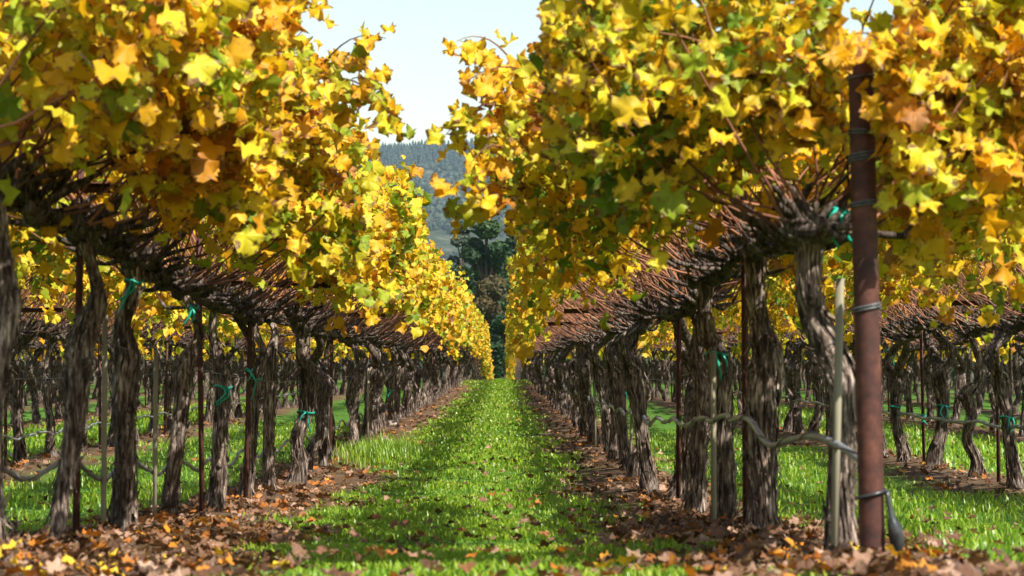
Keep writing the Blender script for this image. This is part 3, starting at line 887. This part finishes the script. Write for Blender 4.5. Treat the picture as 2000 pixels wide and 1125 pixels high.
for i, (px, arm, lab) in enumerate([(1456, True, "rusty stake with a cross arm beside the thickest trunk of the right row"), (1324, False, "leaning thin rusty stake behind the fourth vine of the right row"), (1222, True, "rusty stake with a cross arm about ten vines down the right row")]):
    d = KR / (px - VX); stake(XR, d, lab, SGR, arm, .6 if i == 2 else None)
y = 24.4; i = 0
while y < 100:
    stake(XR - .02, y, f"{ORD[i]} rusty stake past the tenth vine of the right row" if i < 8 else "far rusty stake among the distant trunks of the right row", SGR, i % 2 == 0); y += 6.48; i += 1
for k, nm in ((-1, "second row left of the path"), (-2, "third row left of the path"), (2, "second row right of the path"), (3, "third row right of the path")):
    x = XL + ROW * k; y = SIDE[k] + 2.2; i = 0
    while y < 50:
        stake(x + .03, y, f"{ORD[i]} rusty stake from the frame edge in the {nm}", "rusty stakes of the " + nm, i % 2 == 0, .4 if (k, i) == (2, 1) else None); y += 2.94 if k == 2 else 4.41; i += 1

# pale wooden training stakes
a = Acc(); box_piece(a, (0, 0, .34), (.009, .009, .42)); WOOD_M = a.mesh("wooden_stake", M_GREYWOOD)
def wood(x, y, lab, grp, h=1.0, tilt=0.):
    o = put("wooden_stake", WOOD_M, None, (x, y, float(gz(x, y)))); o.rotation_euler = (0, tilt, random.uniform(-.5, .5)); o.scale = (1, 1, h)
    tag(o, lab, "wooden stake", grp)
GW = "pale wooden training stakes"
wood(XR + (1612 - 1640) / 694., 6.62, "pale square stake against the vine just behind the rusty end post", GW, 1.02, .03)
wood(XL - .05, 9.26, "pale stake touching the stout straight trunk of the left row", GW, 1.12)
wood(XL - .055, 10.65, "pale stake beside the vine with the S bend", GW, 1.0)
wood(XR - .05, 10.3, "pale stake beside the vine with green tape and a cut stub", GW, .98)
for j in range(4):
    yy = yr[6 + j * 4]; wood(XR - .06, yy + .1, f"{ORD[j]} pale stake after the one by the cut stub, right row", GW, random.uniform(.9, 1.1), random.uniform(-.04, .04))
for j in range(3):
    yy = yl[9 + j * 4]; wood(XL + .05, yy - .1, f"{ORD[j]} pale stake past the rusty stake with green streamers", GW, random.uniform(.9, 1.1), random.uniform(-.04, .04))

def row_line(x, y0, y1, z, sag, step, wob, seed, dx=0):
    r_ = np.random.default_rng(seed)
    ys_ = np.arange(y0, y1, step)
    zs = gz(np.full_like(ys_, x), ys_) + z + sag * np.sin(ys_ * 2 * PI / 1.45 + seed) + r_.normal(0, wob, len(ys_))
    xs_ = x + dx + r_.normal(0, wob * .7, len(ys_))
    return np.stack([xs_, ys_, zs], 1)
def wire(x, y0, y1, z, dx, lab, grp, seed):
    C = row_line(x, y0, y1, z, .0, 1.6, .004, seed, dx)
    V, T, U = tube(C, .0019, 4)
    tag(put("trellis_wire", np_mesh("trellis_wire", V, T, M_WIRE, U)), lab, "wire", grp)
for x, nm, y0, y1, sd in ((XL, "left row", 5.9, 105, 1), (XR, "right row", 6.35, 105, 2), (XL - ROW, "second row left of the path", 16, 52, 3), (XR + ROW, "second row right of the path", 14, 52, 4)):
    g = "trellis wires of the " + nm
    wire(x, y0, y1, .70, .045, f"thin trellis wire halfway up the trunks of the {nm}", g, sd)
    wire(x, y0, y1, 1.03, -.03, f"thin trellis wire under the vine heads of the {nm}", g, sd + 10)
    wire(x, y0, y1, 1.262, .44, f"upper wire among the canes, right side of the {nm}", g, sd + 20)
    wire(x, y0, y1, 1.262, -.44, f"upper wire among the canes, left side of the {nm}", g, sd + 30)

def hose(x, y0, y1, z, lab, seed, dx, pts=None, r=.0088, sag=.014):
    C = row_line(x, y0, y1, z, sag, .12, .003, seed, dx)
    if pts is not None: C = np.vstack([catmull(np.array(pts), 40), C])
    root = empty("drip_hose", C[0]); tag(root, lab, "hose", "grey drip hoses along the rows")
    D = C - C[0]
    V, T, U = tube(D, r, 7); put("tube", np_mesh("tube", V, T, M_HOSE, U, smooth=True), root)
    ph = np.cumsum(np.concatenate([[0], np.linalg.norm(np.diff(D, axis=0), axis=1)])) * 2 * PI / .55
    W = D + np.stack([np.cos(ph) * (r + .003), 0 * ph, np.sin(ph) * (r + .003)], 1)
    V, T, U = tube(W, .0024, 4); put("support_wire", np_mesh("support_wire", V, T, M_WIRE, U), root)
hose(XL, 5.7, 60, .245, "wavy grey hose strung low along the left row of trunks", 2, -.07, sag=.03)
hose(XR, 9.4, 70, .46, "grey hose from the end post sagging along the right row of trunks", 5, -.075,
     [at(1700, 918, 6.28), at(1672, 893, 6.42), at(1630, 866, 6.62), at(1585, 852, 6.95), at(1540, 860, 7.5), at(1500, 868, 7.95), (XR - .075, 8.6, float(gz(XR, 8.6)) + .42), (XR - .075, 9.25, float(gz(XR, 9.25)) + .45)], r=.0105)
hose(XL - ROW, 15.5, 52, .24, "grey hose low along the second row left of the path", 3, .06)
hose(XR + ROW, 13.5, 52, .40, "grey hose with green ties along the second row right of the path", 4, -.06, r=.012, sag=.01)

# rusty end post with its wire wraps
d = 6.28; ex = (1702 - VX) * d / FPX
root = empty("end_post", (ex, d, float(gz(ex, d)))); tag(root, "thick rusty pipe end post wrapped with wire at the right row's end", "post")
root.rotation_euler = (0, math.radians(-1.0), 0)
zz = np.linspace(-.1, 1.335, 24); rp = .0335
V, T, U = tube(np.stack([0 * zz, 0 * zz, zz], 1), rp, 28); put("pipe", np_mesh("pipe", V, T, M_RUST, U, smooth=True), root)
def wrap(z, turns, mat, r, tilt, nm="wire_wrap"):
    a_ = np.linspace(0, 2 * PI * turns, int(26 * turns))
    C = np.stack([(rp + r) * np.cos(a_), (rp + r) * np.sin(a_), z + tilt * np.cos(a_) + .008 * a_ / 2 / PI], 1)
    V, T, U = tube(C, r, 5); return put(nm, np_mesh(nm, V, T, mat, U), root)
def zpost(py): return (1097 - py) * d / FPX
wrap(zpost(402), 2.0, M_WIRE, .0032, .003); wrap(zpost(606), 2.5, M_WIRE, .0032, .006); wrap(zpost(312), 3.0, M_WIRE, .003, .004); wrap(zpost(262), 2.0, M_WIRE, .003, -.004); wrap(zpost(150), 1.5, M_WIRE, .003, .003)
wrap(zpost(966), 1.2, M_BLACK, .005, .008, "hose_tie")
C = catmull(np.array([(.036, -.03, .17), (.046, -.04, .10), (.058, -.035, .05), (.062, -.03, .0)]), 12)
C[:, 2] += .02
V, T, U = tube(C, np.array([.007] * 5 + [.012, .018, .02, .02, .018, .012, .005]), 8); put("hose_end", np_mesh("hose_end", V, T, M_BLACK, U, smooth=True), root)

# ------------------------------------------------------------------ trees behind the vineyard
def tree(x, y, h, w, mat, seed, label, group, n=13000, fs=.62, lean=0, airy=1.):
    r_ = np.random.default_rng(seed)
    z0 = float(gz(x, y)); root = empty("tree", (x, y, z0)); tag(root, label, "tree", group)
    a = Acc()
    C4 = catmull([(0, 0, -.3, h * .028), (lean * .2, 0, h * .25, h * .02), (lean * .6, .2, h * .6, h * .012), (lean, .1, h * .92, h * .003)], 14)
    a.add(*tube(C4[:, :3], C4[:, 3], 8))
    cl = []
    for i in range(44):
        zt = r_.uniform(.10, .97); az = r_.uniform(0, 2 * PI)
        prof = w * (math.sin(min(1, (zt - .08) / .92) ** .8 * PI) ** .7 * .9 + .12)
        rr = prof * r_.uniform(.35, 1.0)
        c = np.array([lean * zt + rr * math.cos(az), rr * math.sin(az), zt * h]); rad = w * r_.uniform(.22, .42)
        cl.append((c, rad))
        b0 = np.array([lean * zt * .7, 0, zt * h * .75])
        a.add(*tube(catmull(np.array([b0, (b0 + c) / 2 + np.array([0, 0, .03 * h]), c]), 5), np.linspace(h * .008, h * .002, 5), 4, False))
    put("trunk", a.mesh("trunk", M_BARK), root)
    ci = r_.integers(0, len(cl), n); cc = np.array([c for c, _ in cl])[ci]; rr = np.array([r for _, r in cl])[ci]
    v = r_.normal(0, 1, (n, 3)); v /= np.linalg.norm(v, axis=1)[:, None]
    P = cc + v * (rr * r_.uniform(.45, 1.05, n) ** .6 * airy)[:, None] * np.array([1, 1, .8])
    R = leaf_basis(v * .7 + r_.normal(0, .6, (n, 3)) + np.array([0, 0, .4]), r_.normal(0, 1, (n, 3)))
    a = Acc(); q_ = np.array([(-.5, 0, 0), (0, -.35, .08), (.5, 0, 0), (0, .4, -.06)]); T = np.array([(0, 1, 2), (0, 2, 3)])
    sz = r_.uniform(.6, 1.4, n) * fs
    W = np.einsum('kij,vj->kvi', R, q_) * sz[:, None, None] + P[:, None, :]
    TT = (T[None] + (np.arange(n) * 4)[:, None, None]).reshape(-1, 3)
    clump = r_.random(len(cl))[ci]
    a.add(W.reshape(-1, 3), TT, None, np.repeat(.6 * clump + .4 * r_.random(n), 4))
    tag(put("crown", a.mesh("crown", mat), root))
TG = "trees beyond the end of the vineyard"
def tree_px(px, py, d, wpx, mat, seed, label, **kw):
    x = (px - VX) * d / FPX; top = CAMZ + (VY - py) * d / FPX
    tree(x, d, top - float(gz(x, d)), wpx * d / FPX, mat, seed, label, TG, **kw)
tree_px(950, 425, 215, 62, M_CROWN, 1, "tall dark evergreen tree where the path ends")
tree_px(905, 420, 235, 34, M_PALE, 2, "grey airy tree rising behind the evergreen at the path's end", n=6000, fs=.42, airy=1.1)
tree_px(960, 545, 190, 46, M_CROWN_B, 3, "bronze tinted oak in front of the tall evergreen")
tree_px(905, 515, 200, 32, M_CROWN, 4, "smaller dark green tree left of the bronze oak")
tree_px(1010, 440, 225, 60, M_CROWN, 5, "dark tree behind the right row, beside the tall evergreen")
tree_px(985, 620, 182, 44, M_CROWN, 21, "low dark bushy tree closing the end of the path")
for i, (px, py) in enumerate([(1080, 470), (1150, 430), (1240, 455), (1330, 420), (1420, 440), (1530, 420), (1640, 400), (1760, 410), (1880, 390), (1990, 400), (2100, 430)]):
    tree_px(px, py + 60, 230 + 9 * (i % 3), 58, (M_CROWN, M_CROWN_B, M_CROWN)[i % 3], 30 + i, f"tree hidden behind the right rows, {ORD[i]} after the tall evergreen pair", n=2600, fs=.45)
for i, (px, py) in enumerate([(820, 660), (740, 640), (640, 650), (520, 630), (390, 640), (250, 620), (110, 640), (-40, 620)]):
    tree_px(px, py, 230 + 7 * (i % 3), 46, (M_CROWN, M_CROWN_B)[i % 2], 50 + i, f"low tree behind the left rows, {ORD[i]} from the path's end", n=2200, fs=.42)

# wooded hillside, far enough to read as one mass
def scatter_forest(name, n, yr_, dens, hmin, hmax, kind, mat, seed):
    r_ = np.random.default_rng(seed)
    y_ = r_.uniform(*yr_, n * 3); x_ = r_.uniform(-900, 700, n * 3)
    keep = (vnoise(x_, y_, 1 / 90., seed) * .6 + vnoise(x_, y_, 1 / 28., seed + 1) * .4 + r_.uniform(-.12, .12, n * 3)) > dens
    x_, y_ = x_[keep][:n], y_[keep][:n]; z_ = gz(x_, y_)
    V, T, R = [], [], []; nv = 0
    for x, y, z in zip(x_, y_, z_):
        h = r_.uniform(hmin, hmax)
        if kind == 'cone':
            k = 7; tiers = 4; vv = []
            for t in range(tiers):
                zb = h * (.08 + .23 * t); rb = h * .21 * (1 - t / (tiers + .4)); a = np.arange(k) * 2 * PI / k + r_.uniform(0, 1)
                rr = rb * r_.uniform(.7, 1.25, k)
                vv.append(np.stack([rr * np.cos(a), rr * np.sin(a), zb + r_.uniform(-.04, .04, k) * h], 1)); vv.append([[0, 0, min(h, zb + h * .36)]])
            W = np.vstack(vv); j = np.arange(k)
            TT = np.concatenate([np.stack([t * (k + 1) + j, t * (k + 1) + (j + 1) % k, np.full(k, t * (k + 1) + k)], 1) for t in range(tiers)])
        else:
            m = 46; d = r_.normal(0, 1, (m, 3)); d /= np.linalg.norm(d, axis=1)[:, None]; d[:, 2] = np.abs(d[:, 2]) * .9 - .12
            c = d * np.array([h * .62, h * .62, h * .75]) * r_.uniform(.6, 1.08, (m, 1)) + np.array([0, 0, h * .25])
            e = h * .26
            t1 = np.cross(d, r_.normal(0, 1, (m, 3))); t1 /= np.linalg.norm(t1, axis=1)[:, None] + 1e-9; t2 = np.cross(d, t1)
            W = np.stack([c + e * t1, c - e * .6 * t1 + e * .9 * t2, c - e * .5 * t1 - e * t2], 1).reshape(-1, 3)
            TT = np.arange(m * 3).reshape(-1, 3)
        V.append(W + np.array([x, y, z])); T.append(TT + nv); nv += len(W)
        R.append(np.full(len(W), r_.uniform()) * .7 + .3 * r_.random(len(W)))
    tag(put(name, np_mesh(name, np.concatenate(V), np.concatenate(T), mat, rnd=np.concatenate(R))), kind='stuff')
scatter_forest("conifer_forest", 9000, (3640, 4400), .24, 16, 27, 'cone', M_CONIFER, 3)
scatter_forest("oak_woodland", 5200, (2600, 3600), .38, 8, 14, 'blob', M_OAK, 5)
scatter_forest("scrub", 1500, (1900, 2700), .52, 3, 6, 'blob', M_OAK, 6)

# ------------------------------------------------------------------ grass
def grass_blades(n, xr_, yr_, hscale, width, seed, tall=False):
    r_ = np.random.default_rng(seed)
    x = r_.uniform(*xr_, n)
    u = r_.random(n); y = yr_[0] * (yr_[1] / yr_[0]) ** u          # denser near the camera
    keep = r_.random(n) < grass_amount(x, y) * (.25 + 1.0 * vnoise(x, y, 2.3, 31)) * (.3 + .95 * vnoise(x, y, 6., 32))
    x, y = x[keep], y[keep]; n = len(x); z = gz(x, y) - .004
    cl = vnoise(x, y, 1.7, 33)
    h = hscale * r_.uniform(.3, 1.2, n) * (.4 + .95 * cl)
    az = r_.uniform(0, 2 * PI, n); ln = h * r_.uniform(.1, .95, n)
    d = np.stack([np.cos(az), np.sin(az), 0 * az], 1); s_ = np.stack([-np.sin(az), np.cos(az), 0 * az], 1)
    w = (width * r_.uniform(.5, 1.5, n))[:, None] * (1 + .02 * y[:, None])
    b = np.stack([x, y, z], 1); up = np.array([0, 0, 1.])
    m = b + d * (ln * .3)[:, None] + up * (h * .6)[:, None]
    t = b + d * ln[:, None] + up * (h * r_.uniform(.75, 1.05, n))[:, None]
    V = np.stack([b - s_ * w * .7, b + s_ * w * .7, m - s_ * w, m + s_ * w, t], 1).reshape(-1, 3)
    T = np.array([(0, 1, 3), (0, 3, 2), (2, 3, 4)])
    return V, (T[None] + (np.arange(n) * 5)[:, None, None]).reshape(-1, 3), np.repeat(np.clip(r_.normal(.5, .22, n), 0, 1), 5)
G = Acc()
def G_add(*a):
    V, T, R = grass_blades(*a); G.add(V, T, None, R)
G_add(150000, (-1.5, 1.0), (4.6, 24), .044, .0030, 1)
G_add(70000, (-1.4, 1.0), (20, 105), .062, .006, 2)
G_add(70000, (.9, 3.6), (4.6, 30), .062, .0034, 3)
G_add(60000, (-3.9, -1.5), (4.6, 34), .062, .0036, 4)
G_add(26000, (3.3, 6.2), (14, 50), .085, .006, 5)
G_add(26000, (-6.4, -3.8), (16, 50), .085, .006, 6)
# rank grass by the left row
r_ = np.random.default_rng(9); n = 2600
x = r_.normal(-1.12, .17, n); y = r_.normal(22.5, 1.3, n); h = r_.uniform(.05, .15, n); az = r_.uniform(0, 6.28, n)
b = np.stack([x, y, gz(x, y)], 1); d_ = np.stack([np.cos(az), np.sin(az), 0 * az], 1); s_ = np.stack([-np.sin(az), np.cos(az), 0 * az], 1) * .003
t = b + d_ * (h * .5)[:, None] + np.array([0, 0, 1.]) * h[:, None]; m_ = b + d_ * (h * .15)[:, None] + np.array([0, 0, .6]) * h[:, None]
G.add(np.stack([b - s_, b + s_, m_ - s_, m_ + s_, t], 1).reshape(-1, 3), (np.array([(0, 1, 3), (0, 3, 2), (2, 3, 4)])[None] + (np.arange(n) * 5)[:, None, None]).reshape(-1, 3), None, np.repeat(r_.uniform(.1, .7, n), 5))
tag(put("grass", G.mesh("grass", M_GRASS)), kind='stuff')

# ------------------------------------------------------------------ fallen leaves
def litter(n, xr_, yr_, seed, base):
    r_ = np.random.default_rng(seed)
    x = r_.uniform(*xr_, n); u = r_.random(n); y = yr_[0] * (yr_[1] / yr_[0]) ** u
    a = grass_amount(x, y)
    keep = r_.random(n) < np.maximum(base * (.3 + 1.2 * vnoise(x, y, 1.4, 44)), (1 - a) * (.42 + .6 * vnoise(x, y, 2.5, 45)))
    x, y, a = x[keep], y[keep], a[keep]; n = len(x)
    P = np.stack([x, y, gz(x, y) + r_.uniform(.006, .03, n) + a * .03], 1)
    nn = np.stack([r_.normal(0, .38, n), r_.normal(0, .38, n), np.ones(n)], 1)
    R = leaf_basis(nn, r_.normal(0, 1, (n, 3)))
    P = P - np.einsum('kij,j->ki', R, np.array([0, .42, 0])) * .09
    return P, R, r_.uniform(.034, .076, n) * (1 - .25 * a), r_.random(n)
parts = [litter(9000, (-2.1, 1.6), (4.6, 16), 1, .11), litter(9000, (-2.1, 1.6), (16, 95), 2, .10), litter(4200, (1.6, 4.2), (4.6, 32), 3, .08),
         litter(4200, (-4.6, -2.1), (6.5, 34), 4, .07), litter(3000, (4.2, 6.6), (16, 50), 5, .04), litter(3000, (-7, -4.6), (18, 50), 6, .04)]
P, R, sz, rd = [np.concatenate(q_) for q_ in zip(*parts)]
# those that show largest lie one by one
vis = np.abs(P[:, 0]) / P[:, 1] < .215
near = np.where(vis & (P[:, 1] > 5.7))[0]
near = near[np.argsort(P[near, 1] / sz[near])][:260]
mask = np.ones(len(P), bool); mask[near] = False
def dry_mat(nm, lo, hi): return leaf_material(nm, [(0, lo), (1, hi)], trans=.2, brown=(.05, .025, .015), spots=.62, zone=.1)
DRY_KINDS = [("dark brown", dry_mat("brown_fallen_leaf", (.06, .028, .016), (.14, .065, .035)), .46), ("pale tan", dry_mat("tan_fallen_leaf", (.26, .15, .095), (.42, .27, .19)), .26),
             ("orange", dry_mat("orange_fallen_leaf", (.36, .10, .012), (.52, .20, .02)), .18), ("yellow", dry_mat("yellow_fallen_leaf", (.58, .36, .03), (.68, .46, .04)), .10)]
DRY_MESH = [[np_mesh("fallen_leaf", V + np.array([0, .42, 0]), T, m_, U, np.zeros(len(V)), True) for (V, T, U) in LEAF_DRY] for _, m_, _ in DRY_KINDS]
for i in near:
    kd = int(rng.choice(4, p=[k_[2] for k_ in DRY_KINDS]))
    o = put("fallen_leaf", DRY_MESH[kd][rng.integers(0, len(LEAF_DRY))])
    s = float(sz[i])
    o.matrix_world = Matrix.Translation(P[i].tolist()) @ Matrix(R[i].tolist()).to_4x4() @ Matrix.Diagonal((s, s, s, 1))
    g_ = grass_amount(P[i:i + 1, 0], P[i:i + 1, 1])[0]; xx, yy = P[i, 0], P[i, 1]
    if -.62 < xx < .3: where = "on the grass path"
    elif xx >= 1.35: where = "right of the rusty end post"
    else:
        side_, ys_ = ("left", yl) if xx < 0 else ("right", yr)
        j = int(np.argmin([abs(q_ - yy) for q_ in ys_])); where = f"by the {ORD[j]} vine of the {side_} row"
    tag(o, f"{DRY_KINDS[kd][0]} fallen leaf {'in grass' if g_ > .5 else 'in litter'} {where}", "fallen leaf", "fallen leaves at the near end of the rows")
acc = Acc(); leaves_into(acc, LEAF_DRY, P[mask], R[mask], sz[mask], rd[mask])
tag(put("leaf_litter", acc.mesh("leaf_litter", M_LITTER)), kind='stuff')

# stones by the left row
def stone(px, py, d, s, seed, lab):
    r_ = np.random.default_rng(seed)
    k, m = 12, 9; V = []
    for i in range(m):
        ph = PI * i / (m - 1)
        for j in range(k):
            th = 2 * PI * j / k
            q_ = np.array([math.sin(ph) * math.cos(th), math.sin(ph) * math.sin(th), math.cos(ph)])
            V.append(q_ * (1 + .22 * math.sin(3 * q_[0] + seed) * math.cos(4 * q_[1]) + r_.uniform(-.05, .05)) * np.array([1.25, .9, .62]) * s)
    T = []
    for i in range(m - 1):
        for j in range(k):
            a_, b_ = i * k + j, i * k + (j + 1) % k; T += [(a_, a_ + k, b_ + k), (a_, b_ + k, b_)]
    x = (px - VX) * d / FPX
    o = put("stone", np_mesh("stone", V, T, M_STONE, smooth=True), None, (x, d, float(gz(x, d)) + s * .25))
    tag(o, lab, "stone", "stones at the foot of the left row")
stone(766, 832, 31, .085, 1, "pale brown stone at the foot of the left row, far from the camera")
stone(752, 885, 25.0, .075, 2, "flat dark stone beside the rank grass under the left row")
stone(818, 792, 47, .08, 3, "small reddish stone at the far foot of the left row")
